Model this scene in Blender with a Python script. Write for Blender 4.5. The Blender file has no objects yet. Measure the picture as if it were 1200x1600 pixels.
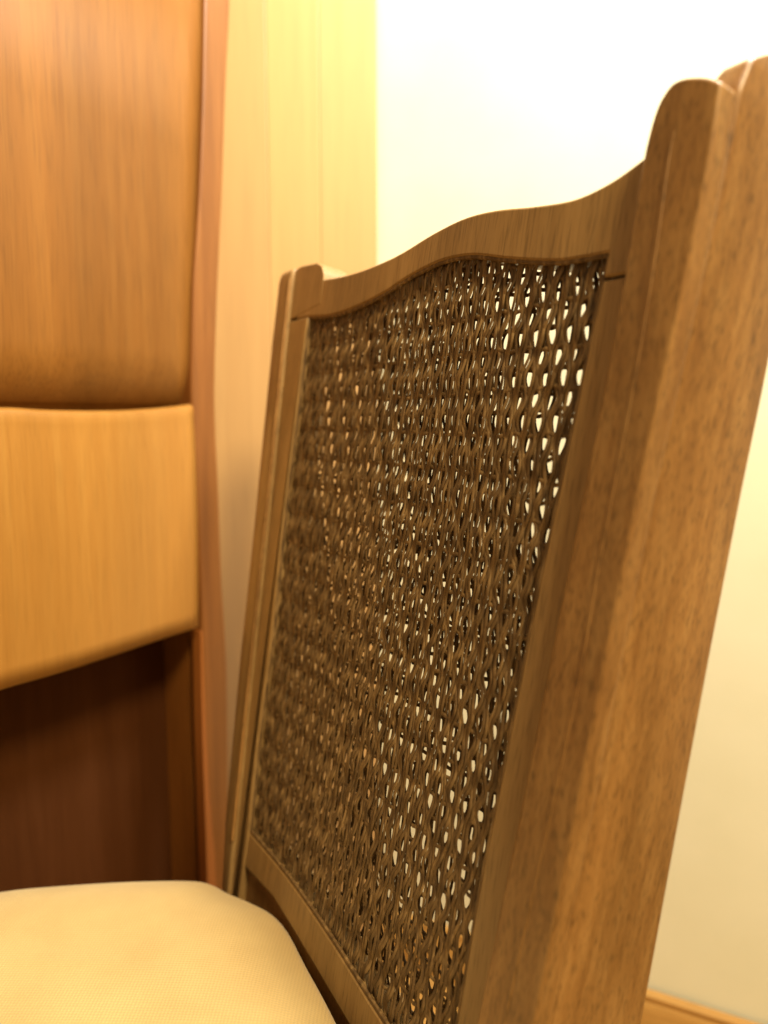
import bpy, bmesh, random
from math import sin, cos, pi, radians, sqrt, floor, tan
from mathutils import Vector, Matrix, Euler
random.seed(4)
S = bpy.context.scene
COL = S.collection

# ------------------------------------------------------------ camera
PITCH = radians(7.0); F = 1200.0
CAM = Vector((0, 0, .9))
cd = bpy.data.cameras.new('camera'); cam = bpy.data.objects.new('camera', cd); COL.objects.link(cam)
cam.location = CAM; cam.rotation_euler = (radians(90) - PITCH, 0, 0)
cd.sensor_fit = 'VERTICAL'; cd.sensor_height = 36; cd.lens = 27.0
cd.clip_start = .02; cd.clip_end = 50
cd.dof.use_dof = True; cd.dof.focus_distance = .58; cd.dof.aperture_fstop = 2.9
S.camera = cam

# ------------------------------------------------------------ light
W = bpy.data.worlds.new("World"); S.world = W; W.use_nodes = True
bg = W.node_tree.nodes['Background']
bg.inputs[0].default_value = (1.0, .74, .42, 1); bg.inputs[1].default_value = .33

def area(name, loc, target, size, power, col):
    l = bpy.data.lights.new(name, 'AREA'); l.shape = 'DISK'; l.size = size; l.energy = power; l.color = col
    o = bpy.data.objects.new(name, l); COL.objects.link(o); o.location = loc
    o.rotation_euler = (Vector(target) - Vector(loc)).to_track_quat('-Z', 'Y').to_euler()
    return o
area('ceiling_lamp', (.46, .52, 2.15), (.34, 1.1, 1.30), .25, 40, (1, .94, .86))
area('room_lamp', (.66, -.70, 2.60), (-.12, .95, .85), .5, 80, (1, .77, .41))
S.view_settings.view_transform = 'Standard'; S.view_settings.look = 'None'
S.view_settings.exposure = 0.0; S.view_settings.gamma = 1

# ------------------------------------------------------------ tracing helpers
def ray(px, py):
    r, d = px - 600, py - 800
    return Vector((r, F * cos(PITCH) - d * sin(PITCH), -(d * cos(PITCH) + F * sin(PITCH)))) / F
class Frame:
    """local frame (u, v, n) with an origin; v is up along the thing, n its front normal"""
    def __init__(s, O, u, v, n): s.O, s.u, s.v, s.n = O, u, v, n
    def hit(s, px, py, off=0.0):
        d = ray(px, py); t = ((s.O + s.n * off - CAM).dot(s.n)) / d.dot(s.n)
        q = CAM + d * t - s.O
        return Vector((q.dot(s.u), q.dot(s.v)))
    def hit_u(s, px, py, uu):     # on the plane u = uu, gives (n, v)
        d = ray(px, py); t = ((s.O + s.u * uu - CAM).dot(s.u)) / d.dot(s.u)
        q = CAM + d * t - s.O
        return Vector((q.dot(s.n), q.dot(s.v)))
    def M(s):
        m = Matrix.Identity(4)
        for i, c in enumerate((s.u, s.v, s.n, s.O)):
            for j in range(3): m[j][i] = c[j]
        return m
Z = Vector((0, 0, 1))
aa = radians(31.6); rk = radians(10)
bu = Vector((sin(aa), -cos(aa), 0)); nb = Vector((cos(aa), sin(aa), 0))
bv = nb * sin(rk) + Z * cos(rk); bn = -nb * cos(rk) + Z * sin(rk)
r0 = ray(390, 1300)
BACK = Frame(CAM + r0 * (.74 / r0.y), bu, bv, bn)
cf = Vector((.549, .836, 0)).normalized(); cn = Vector((cf.y, -cf.x, 0))
CAB = Frame(Vector((-.21, 1.0, 0)), cf, Z, cn)
wn = Vector((-.447, -.894, 0)).normalized(); wu = Vector((-wn.y, wn.x, 0))
wu = Vector((.894, -.447, 0)).normalized()
WALL = Frame(Vector((.377, 1.0125, 0)), wu, Z, wn)
IDF = Frame(Vector((0, 0, 0)), Vector((1, 0, 0)), Vector((0, 1, 0)), Z)

# ------------------------------------------------------------ object helpers
def props(o, label=None, cat=None, kind=None, group=None):
    if label: o['label'] = label
    if cat: o['category'] = cat
    if kind: o['kind'] = kind
    if group: o['group'] = group
    return o
def empty(name, loc, rz, label, cat):
    o = bpy.data.objects.new(name, None); COL.objects.link(o); o.empty_display_size = .05
    o.matrix_world = Matrix.Translation(loc) @ Matrix.Rotation(rz, 4, 'Z')
    return props(o, label, cat)
def mk(name, bm, mat, frame=IDF, parent=None, bevel=0, seg=3, smooth=True):
    bmesh.ops.recalc_face_normals(bm, faces=bm.faces)
    me = bpy.data.meshes.new(name); bm.to_mesh(me); bm.free()
    me.materials.append(mat)
    o = bpy.data.objects.new(name, me); COL.objects.link(o)
    M = frame.M()
    if parent is not None:
        o.parent = parent; o.matrix_local = parent.matrix_world.inverted() @ M
        o.matrix_parent_inverse = Matrix.Identity(4)
    else: o.matrix_world = M
    if bevel:
        b = o.modifiers.new('bevel', 'BEVEL'); b.width = bevel; b.segments = seg
        b.limit_method = 'ANGLE'; b.angle_limit = radians(40)
    if smooth:
        for p in me.polygons: p.use_smooth = True
        try: me.set_sharp_from_angle(angle=radians(38))
        except Exception: pass
    return o
def prism(pts, n0, n1, bm=None):
    bm = bm or bmesh.new()
    a = [bm.verts.new((p[0], p[1], n0)) for p in pts]
    b = [bm.verts.new((p[0], p[1], n1)) for p in pts]
    bm.faces.new(a); bm.faces.new(b)
    k = len(pts)
    for i in range(k): bm.faces.new((a[i], a[(i + 1) % k], b[(i + 1) % k], b[i]))
    return bm
def box(lo, hi, bm=None):
    return prism([(lo[0], lo[1]), (hi[0], lo[1]), (hi[0], hi[1]), (lo[0], hi[1])], lo[2], hi[2], bm)
def spline(pts, k=8):
    """Catmull-Rom through points, k samples per span"""
    P = [Vector(p) for p in pts]; P = [P[0] * 2 - P[1]] + P + [P[-1] * 2 - P[-2]]
    out = []
    for i in range(1, len(P) - 2):
        for j in range(k):
            t = j / k; a, b, c, d = P[i - 1:i + 3]
            out.append(.5 * ((2 * b) + (c - a) * t + (2 * a - 5 * b + 4 * c - d) * t * t + (3 * b - a - 3 * c + d) * t ** 3))
    out.append(P[-2]); return out
def lerp_at(curve, v):
    """curve: list of (x, v) ; returns x at v (linear, extrapolated)"""
    c = sorted(curve, key=lambda p: p[1])
    for i in range(len(c) - 1):
        if v <= c[i + 1][1] or i == len(c) - 2:
            d = c[i + 1][1] - c[i][1]
            return c[i][0] + (c[i + 1][0] - c[i][0]) * (v - c[i][1]) / (d if abs(d) > 1e-9 else 1e-9)

# ------------------------------------------------------------ materials
def new_mat(name):
    m = bpy.data.materials.new(name); m.use_nodes = True
    nt = m.node_tree; b = nt.nodes['Principled BSDF']; return m, nt, b
def wood(name, dark, mid, light, stretch=(70, 3.0, 70), rough=.42, coat=.15, fleck=.5, bump=.25, patch=.5, seed=0.0, spec=.35):
    m, nt, b = new_mat(name); N = nt.nodes; L = nt.links
    tc = N.new('ShaderNodeTexCoord'); mp = N.new('ShaderNodeMapping'); mp.inputs['Scale'].default_value = stretch
    mp.inputs['Location'].default_value = (seed, seed * 1.7, seed * .6)
    L.new(tc.outputs['Object'], mp.inputs[0])
    n1 = N.new('ShaderNodeTexNoise'); n1.inputs['Scale'].default_value = 1; n1.inputs['Detail'].default_value = 6
    n1.inputs['Roughness'].default_value = .62; n1.inputs['Distortion'].default_value = .35
    L.new(mp.outputs[0], n1.inputs[0])
    cr = N.new('ShaderNodeValToRGB'); e = cr.color_ramp.elements
    e[0].position = .28; e[0].color = (*dark, 1); e[1].position = .74; e[1].color = (*light, 1)
    k = e.new(.5); k.color = (*mid, 1)
    L.new(n1.outputs[0], cr.inputs[0])
    # broad figure
    mp2 = N.new('ShaderNodeMapping'); mp2.inputs['Scale'].default_value = tuple(s * .16 for s in stretch)
    mp2.inputs['Location'].default_value = (seed + 3, seed, 1)
    L.new(tc.outputs['Object'], mp2.inputs[0])
    n2 = N.new('ShaderNodeTexNoise'); n2.inputs['Scale'].default_value = 1; n2.inputs['Detail'].default_value = 3
    L.new(mp2.outputs[0], n2.inputs[0])
    mr = N.new('ShaderNodeMapRange'); mr.inputs[1].default_value = .3; mr.inputs[2].default_value = .7
    mr.inputs[3].default_value = 1 - patch * .45; mr.inputs[4].default_value = 1 + patch * .35
    L.new(n2.outputs[0], mr.inputs[0])
    # pores: short dark streaks
    mp3 = N.new('ShaderNodeMapping'); mp3.inputs['Scale'].default_value = tuple(s * 7 if i != 1 else s * 8 for i, s in enumerate(stretch))
    L.new(tc.outputs['Object'], mp3.inputs[0])
    n3 = N.new('ShaderNodeTexNoise'); n3.inputs['Scale'].default_value = 1; n3.inputs['Detail'].default_value = 2
    L.new(mp3.outputs[0], n3.inputs[0])
    mr3 = N.new('ShaderNodeMapRange'); mr3.inputs[1].default_value = .3; mr3.inputs[2].default_value = .5
    mr3.inputs[3].default_value = 1 - fleck; mr3.inputs[4].default_value = 1.0
    L.new(n3.outputs[0], mr3.inputs[0])
    mu = N.new('ShaderNodeMath'); mu.operation = 'MULTIPLY'; L.new(mr.outputs[0], mu.inputs[0]); L.new(mr3.outputs[0], mu.inputs[1])
    vm = N.new('ShaderNodeVectorMath'); vm.operation = 'SCALE'
    L.new(cr.outputs[0], vm.inputs[0]); L.new(mu.outputs[0], vm.inputs['Scale'])
    L.new(vm.outputs[0], b.inputs['Base Color'])
    b.inputs['Roughness'].default_value = rough
    b.inputs['Specular IOR Level'].default_value = spec; b.inputs['Coat Weight'].default_value = coat; b.inputs['Coat Roughness'].default_value = .3
    bp = N.new('ShaderNodeBump'); bp.inputs['Strength'].default_value = bump; bp.inputs['Distance'].default_value = .0006
    L.new(n1.outputs[0], bp.inputs['Height']); L.new(bp.outputs[0], b.inputs['Normal'])
    return m
M_chair = wood('chair_walnut', (.25, .148, .055), (.30, .183, .070), (.35, .22, .09), stretch=(90, 5, 90), fleck=.35, seed=2)
M_post = wood('chair_walnut_post', (.21, .100, .028), (.29, .150, .046), (.38, .215, .075), stretch=(110, 16, 110), fleck=.45, patch=.6, seed=7)
M_cab = wood('cabinet_wood', (.185, .072, .010), (.205, .083, .013), (.228, .097, .017), stretch=(85, 2.2, 85), fleck=.22, patch=.4, coat=.03, rough=.5, spec=.25, seed=1)
M_draw = wood('drawer_wood', (.36, .165, .030), (.39, .185, .036), (.42, .21, .044), stretch=(85, 2.2, 85), fleck=.12, patch=.3, seed=5)
M_red = wood('cabinet_red_wood', (.15, .052, .010), (.19, .068, .013), (.235, .092, .02), stretch=(60, 2, 60), fleck=.15, patch=.3, seed=9)
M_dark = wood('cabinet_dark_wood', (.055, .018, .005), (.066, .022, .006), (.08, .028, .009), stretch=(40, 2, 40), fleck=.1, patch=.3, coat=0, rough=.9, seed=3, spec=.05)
M_pale = wood('pale_wood', (.51, .315, .125), (.54, .34, .138), (.57, .365, .152), stretch=(26, .9, 26), fleck=.06, patch=.3, rough=.5, seed=4)
M_pale2 = wood('pale_wood_pinkish', (.495, .30, .122), (.525, .325, .135), (.555, .35, .15), stretch=(26, .9, 26), fleck=.06, patch=.3, rough=.5, seed=14)
M_skirt = wood('skirting_wood', (.33, .17, .04), (.42, .23, .06), (.50, .30, .09), stretch=(3, 50, 50), fleck=.2, seed=6)

def cane_mat():
    m, nt, b = new_mat('cane_strand'); N = nt.nodes; L = nt.links
    tc = N.new('ShaderNodeTexCoord'); n = N.new('ShaderNodeTexNoise'); n.inputs['Scale'].default_value = 160; n.inputs['Detail'].default_value = 4
    mp = N.new('ShaderNodeMapping'); mp.inputs['Scale'].default_value = (1.6, .35, 1); L.new(tc.outputs['Object'], mp.inputs[0]); L.new(mp.outputs[0], n.inputs[0])
    cr = N.new('ShaderNodeValToRGB'); e = cr.color_ramp.elements
    e[0].position = .32; e[0].color = (.075, .043, .018, 1); e[1].position = .72; e[1].color = (.29, .185, .08, 1)
    k = e.new(.52); k.color = (.15, .09, .037, 1)
    L.new(n.outputs[0], cr.inputs[0]); L.new(cr.outputs[0], b.inputs['Base Color'])
    b.inputs['Roughness'].default_value = .55; b.inputs['Specular IOR Level'].default_value = .3
    return m
M_cane = cane_mat()
def wall_mat():
    m, nt, b = new_mat('wall_paint'); N = nt.nodes; L = nt.links
    tc = N.new('ShaderNodeTexCoord'); n = N.new('ShaderNodeTexNoise'); n.inputs['Scale'].default_value = 9; n.inputs['Detail'].default_value = 5
    L.new(tc.outputs['Object'], n.inputs[0])
    cr = N.new('ShaderNodeValToRGB'); e = cr.color_ramp.elements
    e[0].position = .3; e[0].color = (.73, .73, .55, 1); e[1].position = .7; e[1].color = (.77, .77, .60, 1)
    L.new(n.outputs[0], cr.inputs[0]); L.new(cr.outputs[0], b.inputs['Base Color'])
    b.inputs['Roughness'].default_value = .85
    n2 = N.new('ShaderNodeTexNoise'); n2.inputs['Scale'].default_value = 260; L.new(tc.outputs['Object'], n2.inputs[0])
    bp = N.new('ShaderNodeBump'); bp.inputs['Strength'].default_value = .15; bp.inputs['Distance'].default_value = .001
    L.new(n2.outputs[0], bp.inputs['Height']); L.new(bp.outputs[0], b.inputs['Normal'])
    return m
M_wall = wall_mat()
def cloth_mat():
    m, nt, b = new_mat('cushion_cloth'); N = nt.nodes; L = nt.links
    tc = N.new('ShaderNodeTexCoord')
    ws = []
    for ax in ('X', 'Y'):
        w = N.new('ShaderNodeTexWave'); w.bands_direction = ax; w.inputs['Scale'].default_value = 120; w.inputs['Distortion'].default_value = 1.2
        w.inputs['Detail'].default_value = 2; w.inputs['Detail Scale'].default_value = 3
        L.new(tc.outputs['Object'], w.inputs[0]); ws.append(w)
    mx = N.new('ShaderNodeMath'); mx.operation = 'ADD'; L.new(ws[0].outputs['Fac'], mx.inputs[0]); L.new(ws[1].outputs['Fac'], mx.inputs[1])
    n = N.new('ShaderNodeTexNoise'); n.inputs['Scale'].default_value = 14; n.inputs['Detail'].default_value = 6; L.new(tc.outputs['Object'], n.inputs[0])
    cr = N.new('ShaderNodeValToRGB'); e = cr.color_ramp.elements
    e[0].position = .3; e[0].color = (.49, .345, .13, 1); e[1].position = .7; e[1].color = (.56, .41, .165, 1)
    L.new(n.outputs[0], cr.inputs[0])
    mr = N.new('ShaderNodeMapRange'); mr.inputs[2].default_value = 2; mr.inputs[3].default_value = .88; mr.inputs[4].default_value = 1.06
    L.new(mx.outputs[0], mr.inputs[0])
    vm = N.new('ShaderNodeVectorMath'); vm.operation = 'SCALE'; L.new(cr.outputs[0], vm.inputs[0]); L.new(mr.outputs[0], vm.inputs['Scale'])
    L.new(vm.outputs[0], b.inputs['Base Color']); b.inputs['Roughness'].default_value = .95
    b.inputs['Sheen Weight'].default_value = .25
    bp = N.new('ShaderNodeBump'); bp.inputs['Strength'].default_value = .3; bp.inputs['Distance'].default_value = .0010
    L.new(mx.outputs[0], bp.inputs['Height']); L.new(bp.outputs[0], b.inputs['Normal'])
    return m
M_cloth = cloth_mat()

# ------------------------------------------------------------ the setting
bm = bmesh.new(); box((-2.2, 0, -.12), (1.2, 2.5, 0), bm)
props(mk('wall', bm, M_wall, WALL), 'cream white wall glowing behind the chairs and cabinets', None, 'structure')
bm = bmesh.new(); box((-3, -3, -.05), (3, 3, 0), bm)
props(mk('floor', bm, M_skirt, IDF), None, None, 'structure')
SKH = .09
bm = bmesh.new()
prof = [(0.0, 0.0), (.016, 0), (.016, SKH - .020), (.012, SKH - .014), (.013, SKH - .006), (.009, SKH - .001), (.004, SKH)]
A = [bm.verts.new((-2.2, y, x + .001)) for x, y in prof]; B = [bm.verts.new((1.2, y, x + .001)) for x, y in prof]
for i in range(len(prof)): j = (i + 1) % len(prof); bm.faces.new((A[i], A[j], B[j], B[i]))
bm.faces.new(A); bm.faces.new(B)
props(mk('skirting_board', bm, M_skirt, WALL), None, None, 'structure')

# ------------------------------------------------------------ tall pale cabinet standing at the wall
PALE = Frame(Vector((-.0098, 1.19, 0)), Vector((1, 0, 0)), Z, Vector((0, -1, 0)))
pale = empty('tall_cabinet', PALE.O + Vector((-.18, -.03, 0)), 0, 'tall pale honey wood cabinet standing against the white wall behind both chair and orange cabinet', 'cabinet')
D = .06
for a, b, m in ((0, -.0797, M_pale2), (-.0799, -.1530, M_pale), (-.1532, -.355, M_pale2)):
    mk('board', box((b, .0, D - .018), (a, 1.95, D)), m, PALE, pale, .0012, 3)
mk('side_panel', box((-.012, .0, .003), (-.0005, 1.95, D - .0185)), M_pale, PALE, pale, .001)
mk('side_panel', box((-.3545, .0, .003), (-.343, 1.95, D - .0185)), M_pale, PALE, pale, .001)
mk('back_panel', box((-.3425, .0, .003), (-.0125, 1.95, .010)), M_pale, PALE, pale)
mk('top', box((-.362, 1.951, .003), (.007, 1.975, D + .006)), M_pale, PALE, pale, .003)

# ------------------------------------------------------------ orange cabinet at the left
cab = empty('wooden_cabinet', CAB.O - cf * .2 - cn * .15, 0, 'orange brown wooden cabinet with golden drawer front above a dark open recess', 'cabinet')
outer = [(361, -160), (360, 0), (353, 150), (348, 300), (341, 450), (337, 580), (337, 650), (342, 760), (347, 900), (353, 1000), (356, 1100), (358, 1400), (362, 1900)]
inner = [(322, -160), (320, 0), (317, 170), (311, 330), (303, 450), (300, 580), (301, 650), (307, 760), (312, 900), (316, 1000), (321, 1150), (334, 1400), (345, 1900)]
oc = [CAB.hit(*p) for p in spline(outer, 4)]; ic = [CAB.hit(*p) for p in spline(inner, 4)]
topz = oc[0].y
mk('stile', prism(oc + ic[::-1], -.026, 0), M_red, CAB, cab, .003)
# light on the stile's lower inner arris, painted as an added brighter orange strip
ia = [CAB.hit(*p, .002) for p in spline([(315, 985), (321, 1150), (331, 1300), (337, 1400), (349, 1900)], 3)]
ib = [CAB.hit(*p, .002) for p in spline([(312, 985), (315, 1150), (320, 1300), (323, 1400), (338, 1900)], 3)]
M_lit_arris = wood('lit_arris_orange', (.26, .085, .018), (.30, .10, .022), (.33, .12, .026), stretch=(60, 2, 60), fleck=.05, patch=.1)
mk('lit_arris', prism(ia + ib[::-1], -.012, .004), M_lit_arris, CAB, cab, .0012)
# upper panel: flat, its lowest strip coved back to shape the shade above the drawer
bm = bmesh.new(); rows = []
vb = CAB.hit(200, 628, -.03).y; vt = CAB.hit(200, -160, -.015).y
lev = [(vb - .01, -.039), (vb, -.0365), *[(vb + .06 * t, -.014 - .022 * (1 - t) ** 2.2) for t in (.05, .1, .15, .2, .28, .36, .45, .55, .7, .85, 1)], (vb + .3, -.014), (vt, -.014)]
for v, n in lev:
    edge = lerp_at([tuple(CAB.hit(*p, n)) for p in [(314, -160), (313, 0), (309, 170), (303, 330), (296, 450), (294, 580), (295, 650)]], v)
    rows.append([bm.verts.new((-.42 + (edge + .42) * i / 12, v, n - .004 * (i == 12))) for i in range(13)])
for a, b in zip(rows, rows[1:]):
    for i in range(12): bm.faces.new((a[i], a[i + 1], b[i + 1], b[i]))
o = mk('upper_panel', bm, M_cab, CAB, cab); so = o.modifiers.new('solid', 'SOLIDIFY'); so.thickness = .012; so.offset = -1
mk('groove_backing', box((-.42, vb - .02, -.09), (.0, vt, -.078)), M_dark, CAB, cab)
# drawer front: tall, softly rounded along its top
bm = bmesh.new(); rows = []
NU = 24
tp = spline([(-140, 641), (0, 636), (80, 640), (180, 641), (250, 637), (304, 631)], 5)
bp_ = spline([(-140, 1123), (0, 1078), (90, 1052), (180, 1023), (250, 999), (313, 979)], 5)
TV = [CAB.hit(*p, .010) for p in tp]; BV = [CAB.hit(*p, .012) for p in bp_]
for j in range(21):
    t = j / 20
    r = []
    for i in range(NU + 1):
        s = i / NU
        ut, ub = TV[0].x + (TV[-1].x - TV[0].x) * s, BV[0].x + (BV[-1].x - BV[0].x) * s
        vt_ = lerp_at([(q.y, q.x) for q in TV], ut); vb_ = lerp_at([(q.y, q.x) for q in BV], ub)
        tt = t ** .6 if False else 1 - (1 - t) ** 1.0
        v = vb_ + (vt_ - vb_) * (1 - (1 - tt) ** 1.5)
        h = vt_ - v; R = .008
        n = .012 - (R - sqrt(max(0, R * R - max(0, R - h) ** 2)) if h < R else 0)
        n += .003 * sin(pi * min(1, t * 1.2))
        if i == NU: n -= .0035
        r.append(bm.verts.new((ut * t + ub * (1 - t), v, n)))
    rows.append(r)
for a, b in zip(rows, rows[1:]):
    for i in range(NU): bm.faces.new((a[i], a[i + 1], b[i + 1], b[i]))
o = mk('drawer_front', bm, M_draw, CAB, cab); so = o.modifiers.new('solid', 'SOLIDIFY'); so.thickness = .02; so.offset = -1
# the drawer's bottom board, the recess under it
q = CAB.hit(313, 979); ql = CAB.hit(0, 1078)
bot = lambda x: q.y + (ql.y - q.y) * (x - q.x) / (ql.x - q.x)
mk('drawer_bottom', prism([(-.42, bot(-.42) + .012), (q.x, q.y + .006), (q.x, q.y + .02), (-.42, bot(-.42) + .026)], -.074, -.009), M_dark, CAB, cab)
il = [CAB.hit(*p) for p in [(314, 981), (321, 1150), (333, 1400), (345, 1900)]]
mk('recess_side', box((il[1].x - .001, 0, -.074), (il[1].x + .013, q.y + .03, -.0265)), M_red, CAB, cab)
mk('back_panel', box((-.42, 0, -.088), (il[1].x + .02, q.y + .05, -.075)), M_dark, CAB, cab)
mk('side_panel', box((-.012, 0, -.30), (-.001, topz, -.0265)), M_red, CAB, cab)
mk('side_panel', box((-.455, 0, -.30), (-.443, topz, -.0265)), M_red, CAB, cab)
mk('stile', box((-.462, 0, -.026), (-.421, topz, 0)), M_red, CAB, cab, .003)
mk('top', box((-.48, topz + .001, -.31), (.02, topz + .024, .015)), M_cab, CAB, cab, .004)

# ------------------------------------------------------------ the cane backed chair
ch = empty('cane_chair', Vector((-.12, .38, 0)), 0, 'dark walnut chair with cane webbed back and cream seat in the foreground', 'chair')
H = lambda p, off=0: BACK.hit(p[0], p[1], off)
floor_v = lambda uu: -(BACK.O.z) / cos(rk)          # v of the floor line
# flat frame face at n=0
ledge = [(482, 495), (473, 570), (465, 640), (445, 800), (425, 1000), (405, 1150), (390, 1300)]
redge = [(952, 395), (925, 520), (888, 700), (850, 880), (814, 1060), (789, 1190), (771, 1280), (751, 1380), (727, 1520), (690, 1743)]
tedge = [(482, 495), (520, 492), (560, 478), (600, 458), (640, 432), (690, 408), (740, 399), (800, 405), (870, 408), (915, 402), (952, 395)]
bedge = [(390, 1300), (450, 1372), (520, 1473), (600, 1600), (700, 1743)]
Lc = [H(p) for p in spline(ledge, 4)]; Rc = [H(p) for p in spline(redge, 4)]
Tc = [H(p) for p in spline(tedge, 6)]; Bc = [H(p) for p in spline(bedge, 4)]
# top rail
rail_out = spline([(440, 436), (470, 436), (510, 436), (560, 425), (620, 400), (680, 364), (730, 340), (780, 328), (840, 322), (900, 311), (955, 285), (1004, 250), (1060, 205)], 6)
Ro = [H(p) for p in rail_out]
tl, tr = H((482, 495)), H((952, 395))
cut = [p for p in Ro if p.x > tl.x - .03]
x_r = H((975, 440)).x + .012; tr2 = H((950, 434)).y
# split line: rail between far stile and near post, stiles run below the rail's ends
poly = [Vector((tl.x - .028, tl.y))] + [p for p in Ro if tl.x - .028 < p.x < x_r] + [Vector((x_r, tr2 + .0005)), Vector((lerp_at([tuple(p) for p in Rc], tr2), tr2 + .0005))] + [p for p in Tc[::-1]]
mk('top_rail', prism(poly, -.030, .001), M_chair, BACK, ch, .0018, 3)
# bottom rail
low = [H((p[0], p[1])) for p in [(372, 1345), (425, 1402), (462, 1462), (545, 1604), (640, 1766)]]
bp2 = Bc + [Vector((Bc[-1].x + .03, Bc[-1].y))] + [Vector((Bc[-1].x + .03, low[-1].y))] + low[::-1]
mk('bottom_rail', prism(bp2, -.030, .0), M_chair, BACK, ch, .003, 3)
# far flat stile (inner face) down to the floor, following the cane edge
FO = [H(p, .006) for p in [(455, 425), (440, 560), (425, 720), (408, 880), (395, 1000), (380, 1150), (362, 1330)]]
fl = floor_v(0) + .004
fo_l = lambda v: lerp_at([tuple(p) for p in FO], v)
yt = tl.y - .0006
colL = [p for p in Lc if p.y < yt]
poly = [Vector((fo_l(yt) - .004, yt)), Vector((colL[0].x, yt))] + colL + [Vector((colL[-1].x + .004, fl)), Vector((fo_l(fl) - .006, fl))]
mk('stile', prism(poly, -.030, .0015), M_chair, BACK, ch, .0015, 2)
# near flat stile
SE = [(975, 440), (935, 650), (889, 880), (849, 1080), (806, 1300), (765, 1500), (744, 1600)]
SEc = [H(p, .012) for p in SE]
yt2 = tr2 - .0012
colR = [p for p in Rc if p.y < yt2]
right = lambda v: lerp_at([tuple(p) for p in SEc], v)
poly = [Vector((colR[0].x, yt2))] + colR + [Vector((colR[-1].x, fl)), Vector((right(fl) + .02, fl)), Vector((right(.2) + .02, .2)), Vector((right(yt2) + .012, yt2))]
mk('stile', prism(poly, -.030, .0), M_chair, BACK, ch, .0015, 2)

def post(name, levels, fL, fR, nF, fB, mat, rnd=.006, cap=None):
    """loft of rounded rectangles; levels list of v; fL,fR,fB functions of v; cap(v)->(shrink L, shrink front)"""
    bm = bmesh.new(); rings = []
    for v in levels:
        a, b, f, k = fL(v), fR(v), nF(v), fB(v)
        r = min(rnd, (b - a) * .35, (f - k) * .35); ring = []
        for cx, cy, s in ((b - r, f - r, 0), (a + r, f - r, 90), (a + r, k + r, 180), (b - r, k + r, 270)):
            for q in range(5):
                t = radians(s + q * 22.5); ring.append(bm.verts.new((cx + r * cos(t), v, cy + r * sin(t))))
        rings.append(ring)
    for A, B in zip(rings, rings[1:]):
        m = len(A)
        for i in range(m): bm.faces.new((A[i], A[(i + 1) % m], B[(i + 1) % m], B[i]))
    bm.faces.new(rings[0]); bm.faces.new(rings[-1])
    return mk(name, bm, mat, BACK, ch)
# near post: proud of the frame by 12 mm
PN = .012
CO = [(1130, 126), (1115, 200), (1100, 300), (1080, 400), (1056, 500), (1030, 620), (1000, 760), (968, 900), (935, 1100), (895, 1300), (856, 1500), (835, 1600)]
COc = [tuple(H(p, PN)) for p in CO]
SEf = [tuple(H(p, PN)) for p in [(1003, 250)] + SE]
ucorner = sum(c[0] for c in COc) / len(COc)
OBk = []
for p in [(1262, 250), (1200, 575), (1156, 800), (1116, 1000), (1088, 1150), (1059, 1300), (1022, 1500), (1005, 1600), (985, 1700)]:
    uu = ucorner
    for _ in range(5):
        q = BACK.hit_u(p[0], p[1], uu); uu = lerp_at(COc, min(q.y, .59))
    OBk.append(Vector((q.x - .002, q.y)))
OB = [(p.x, p.y) for p in OBk]
print('near post u', COc[0], COc[-1], 'back depth', OB)
vtop = H((1090, 120), PN).y
def smooth(c, w=.12):
    return lambda v: (lerp_at(c, v) + lerp_at(c, min(v + w * .4, .62)) + lerp_at(c, v - w * .4)) / 3
fL0, fR0, fB0 = smooth(SEf), smooth(COc), smooth(OB)
TOPP = [BACK.hit_u(p[0], p[1], smooth(COc)(.6)) for p in [(1128, 126), (1133, 119), (1141, 111), (1156, 97), (1178, 87), (1200, 81), (1222, 77), (1245, 76)]]
TOPP = [(p.x, p.y) for p in TOPP]; print('top profile', TOPP, vtop)
VT0 = .600; v2 = TOPP[-1][1]
TN = sorted([q for q in TOPP if q[0] < 0] + [(-.0025, VT0)], key=lambda q: q[1])
def rn(v): return -.0025 if v <= VT0 else min(-.0025, lerp_at(TN, v))
def rl(v):
    a, b = fL0(min(v, .585)), fR0(min(v, .595)); t = max(0, (v - (VT0 - .012)) / (v2 - VT0 + .012))
    return a + .002 + (b - a - .012) * t ** .7
levels = [fl, -.2, 0, .1, .2, .3, .4, .45, .5, .54, .57] + [.585 + (v2 - .585) * i / 16 for i in range(17)]
post('post', levels, rl, lambda v: fR0(min(v, .595)) - .0006, rn, lambda v: fB0(min(v, .58)) - .02 * max(0, min(1, (v - .5) / .1)), M_post, .004)
sh = [(1003, 256), (1006, 240), (1010, 222), (1016, 198), (1022, 178), (1030, 158), (1041, 140), (1051, 129), (1062, 123), (1075, 120), (1090, 119), (1104, 120), (1116, 123), (1127, 128)]
shc = [H(p, PN) for p in spline(sh, 3)]
vs = [fl, -.2, 0, .1, .2, .3, .4, .45, .5, .54, .56]
la = [Vector((fL0(v), v)) for v in vs if v < shc[0].y - .01]; ra = [Vector((fR0(v), v)) for v in vs if v < shc[-1].y - .01]
front = mk('post_front', prism(la + shc + ra[::-1], -.0022, PN), M_post, BACK, ch, .0025, 4)
# raised front moulding on the near post
mo1 = [H(p, PN) for p in spline([(1052, 205), (1043, 250), (1022, 400), (996, 560), (966, 720), (935, 880), (900, 1080), (853, 1300), (808, 1500), (787, 1600), (760, 1720)], 4)]
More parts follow.
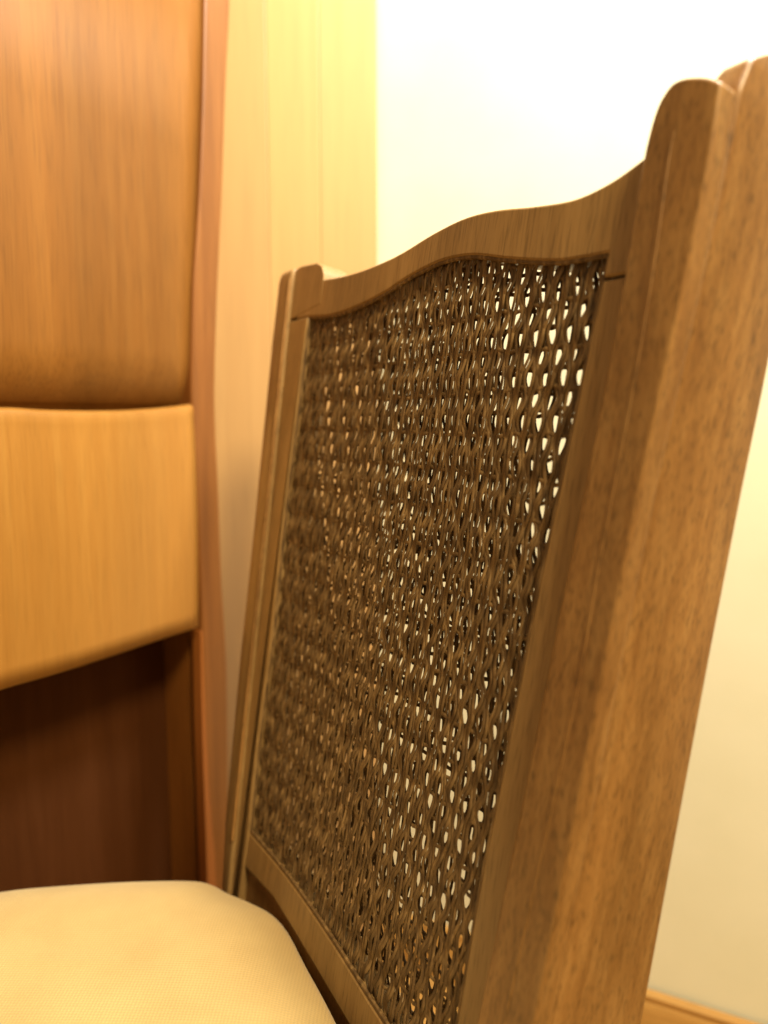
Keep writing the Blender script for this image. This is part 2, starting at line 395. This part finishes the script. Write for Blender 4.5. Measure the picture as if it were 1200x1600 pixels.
# far post
PF = .006
FA = [(434, 446), (421, 560), (406, 720), (393, 850), (377, 1000), (361, 1150), (350, 1280), (345, 1390)]
FAc = [tuple(H(p, PF)) for p in FA]; FOc = [tuple(p) for p in FO]
ftop = H((470, 412), PF).y
gL, gR = smooth(FAc), smooth(FOc)
def capf(v, R=.016):
    h = ftop - v
    return 0 if h > R else (R - sqrt(max(0, R * R - (R - max(h, 0)) ** 2)))
lv = [fl, -.2, 0, .15, .3, .42, .5, .54] + [ftop - .016 + .016 * (1 - (1 - i / 8) ** 2) for i in range(9)]
lv = sorted(lv)
def gR2(v):
    # near its top the post widens into the knob the rail runs into
    return gR(v) + (.055 * max(0, min(1, (v - (ftop - .040)) / .012)) if v > ftop - .04 else 0)
post('post', lv, lambda v: gL(v) + capf(v), lambda v: gR(v), lambda v: PF - capf(v, .006), lambda v: -.035 + capf(v, .006), M_chair, .004)
kx = lerp_at(FOc, ftop - .02)
kn = [Vector((kx - .004, tl.y + .03))] + [Vector((kx - .004 + (H((505, 433)).x - kx + .004) * (1 - cos(t * pi / 2 / 6)) , 0)) for t in range(0)]
xk = H((507, 433)).x; yk = H((500, 436)).y
kn = [(kx - .003, tl.y + .001), (kx - .003, ftop - .002), (kx + .012, ftop), (xk - .02, ftop - .003), (xk - .008, ftop - .008), (xk, ftop - .018), (xk + .002, yk - .012), (xk + .002, tl.y + .01)]
mk('knob', prism(kn, -.0285, .0013), M_chair, BACK, ch, .0008, 2)

# cane webbing: zigzag strands that meet in pairs, tied by thin cross strands; a front and a back layer
reg = [Vector(p) for p in (Tc + Rc[1:] + Bc[::-1][1:] + Lc[::-1][1:-1])]
cx = sum(p.x for p in reg) / len(reg); cy = sum(p.y for p in reg) / len(reg)
big = [Vector((cx + (p.x - cx) * 1.02 + (.004 if p.x > cx else -.004), cy + (p.y - cy) * 1.012 + (.003 if p.y > cy else -.003))) for p in reg]
def inside(x, y):
    c = False; n = len(big); j = n - 1
    for i in range(n):
        a, b = big[i], big[j]
        if (a.y > y) != (b.y > y) and x < (b.x - a.x) * (y - a.y) / (b.y - a.y) + a.x: c = not c
        j = i
    return c
def ribbon(bm, pts, wdt, thk):
    rings = []
    for i, p in enumerate(pts):
        a = pts[max(0, i - 1)]; b = pts[min(len(pts) - 1, i + 1)]
        t = (b - a).normalized(); s = Vector((t.y, -t.x, 0)).normalized(); m = t.cross(s)
        rings.append([bm.verts.new(p + s * (cos(q) * wdt / 2) + m * (sin(q) * thk / 2)) for q in [radians(k * 60) for k in range(6)]])
    for A, B in zip(rings, rings[1:]):
        for i in range(6): bm.faces.new((A[i], A[(i + 1) % 6], B[(i + 1) % 6], B[i]))
    bm.faces.new(rings[0]); bm.faces.new(rings[-1])
def hsh(i, j):
    x = sin(i * 12.9898 + j * 78.233) * 43758.5453
    return x - floor(x)
def webbing(name, n0, hw, hp, amp, ph, wdt, seed, shift=0):
    bm = bmesh.new(); u0, u1 = min(p.x for p in big), max(p.x for p in big); v0, v1 = min(p.y for p in big), max(p.y for p in big)
    K = int((u1 - u0) / hw) + 2; st = hp / 10
    for i in range(K):
      for ply in (-1, 1):
        run = []
        v = v0
        while v < v1:
            c = floor((v - ph) / (hp / 2)); fr = (v - ph) / (hp / 2) - c
            jit = (hsh(i + seed, c) * (1 - fr) + hsh(i + seed, c + 1) * fr - .5) * .0026
            drift = shift + (.0178 * (.45 - v) if shift else 0) + .0022 * sin(v * 9 + i * .13) + .0012 * sin(v * 23 + i * .31)
            th = 2 * pi * (v - ph) / hp + i * pi
            z = cos(th)
            x = u0 + i * hw + amp * (z * (1.2 - .2 * z * z)) + jit + drift + ply * (.00165 + .0005 * sin(th * .5 + seed))
            zz = n0 + .0010 * sin(th + pi / 2 * (i % 2)) * (1 if i % 2 else -1) + ply * .0005 * cos(th * .5)
            if inside(x, v): run.append(Vector((x, v, zz)))
            else:
                if len(run) > 3: ribbon(bm, run, wdt * (.85 + .3 * hsh(i, seed + ply)), .0014)
                run = []
            v += st
        if len(run) > 3: ribbon(bm, run, wdt, .0014)
    # cross strands, laid between the two faces
    r = 0; v = v0 + ((ph + hp / 4 - v0) % (hp / 2))
    while v < v1:
        run = []; x = u0
        while x < u1:
            y = v + .0012 * sin(x * 2 * pi / (hw * 4) + r * pi) + .0016 * sin(x * 17 + seed + r)
            if inside(x, y): run.append(Vector((x, y, n0 - .0012 + .0012 * sin(x * pi / hw + r * pi))))
            else:
                if len(run) > 3: ribbon(bm, run, .0030, .0012)
                run = []
            x += hw / 2
        if len(run) > 3: ribbon(bm, run, .0030, .0012)
        r += 1; v += hp / 2
    o = mk(name, bm, M_cane, BACK, ch); props(o, None, None, 'stuff'); return o
webbing('cane_webbing', -.005, .00775, .0290, .0020, .004, .0033, 1)
webbing('cane_webbing', -.022, .00775, .0290, .0020, .0072, .0032, 5, -.0025)
# spline cord tucked round the front edge of the cane
bm = bmesh.new()
for path in (Tc, Rc, Bc, Lc):
    pts = [Vector((p.x + (cx - p.x) * .004, p.y + (cy - p.y) * .004, -.0015)) for p in path]
    ribbon(bm, pts, .0035, .003)
mk('cane_cord', bm, M_cane, BACK, ch)

bm = bmesh.new(); ribbon(bm, [Vector((p.x, p.y, PN - .0006)) for p in mo1], .0040, .0024); mk('moulding', bm, M_post, BACK, ch)
bm = bmesh.new(); ribbon(bm, [Vector((gR(v) - .001, v, PF - .0003)) for v in [ftop - .012 - .6 * i / 30 for i in range(31)]], .0045, .004); mk('moulding', bm, M_post, BACK, ch)
mk('seat_back_rail', box((-.035, -.15, -.027), (lerp_at([tuple(p) for p in SEc], 0) - .002, -.035, -.006)), M_post, BACK, ch, .002)
# legs at the front and seat frame
def board(name, a, b, z0, z1, w, mat):
    a, b = Vector((*a, 0)), Vector((*b, 0)); t = (b - a).normalized(); s = Vector((-t.y, t.x, 0)) * w / 2
    bm = prism([(p.x, p.y) for p in (a - s, b - s, b + s, a + s)], z0, z1)
    return mk(name, bm, mat, IDF, ch, .003)
def zhit(px, py, z):
    d = ray(px, py); t = (z - CAM.z) / d.z; p = CAM + d * t; return Vector((p.x, p.y))
ZT = .455
edge_px = [(0, 1388), (100, 1378), (200, 1372), (290, 1370), (330, 1374), (358, 1388), (392, 1402), (426, 1420), (452, 1448), (480, 1500), (508, 1550), (536, 1604), (580, 1690)]
E = [zhit(*p, ZT - .010) for p in edge_px]
nearc = Vector((.02, .40)); 
E = [Vector((-.60, .615)), Vector((-.47, .665))] + E + [nearc, Vector((-.02, .335)), Vector((-.15, .18)), Vector((-.30, .03)), Vector((-.40, .0)), Vector((-.50, .10)), Vector((-.60, .34)), Vector((-.645, .52))]
E = [Vector(p) for p in spline(E + [E[0]], 5)][:-1]
c = Vector((-.29, .40))
bm = bmesh.new()
prof = [(1.0, -.024), (.999, -.012), (.992, -.002), (.978, .002), (.955, .006), (.92, .0115), (.87, .019), (.80, .0245), (.7, .027), (.55, .0285), (.4, .030), (.2, .031)]
low_ = [(.985, -.036), (.95, -.046), (.5, -.05)]
rings = []
for s, z in low_[::-1] + prof:
    rings.append([bm.verts.new((c.x + (p.x - c.x) * s, c.y + (p.y - c.y) * s, ZT - .012 + z)) for p in E])
for A, B in zip(rings, rings[1:]):
    for i in range(len(E)): j = (i + 1) % len(E); bm.faces.new((A[i], A[j], B[j], B[i]))
bm.faces.new(rings[0]); bm.faces.new(rings[-1])
o = mk('seat_cushion', bm, M_cloth, IDF, ch)
o['label'] = 'cream woven seat cushion'
# piping round the cushion
seat = [(-.58, .59), (-.16, .70), (.03, .395), (-.34, .04)]
for a, b in zip(seat, seat[1:] + seat[:1]): board('seat_rail', a, b, .33, .392, .024, M_red)
for p in ((-.575, .575), (-.345, .055)):
    bm = bmesh.new(); prism([(p[0] - .02, p[1] - .02), (p[0] + .02, p[1] - .02), (p[0] + .02, p[1] + .02), (p[0] - .02, p[1] + .02)], 0.001, .349, bm)
    mk('leg', bm, M_chair, IDF, ch, .004)
print('DONE')
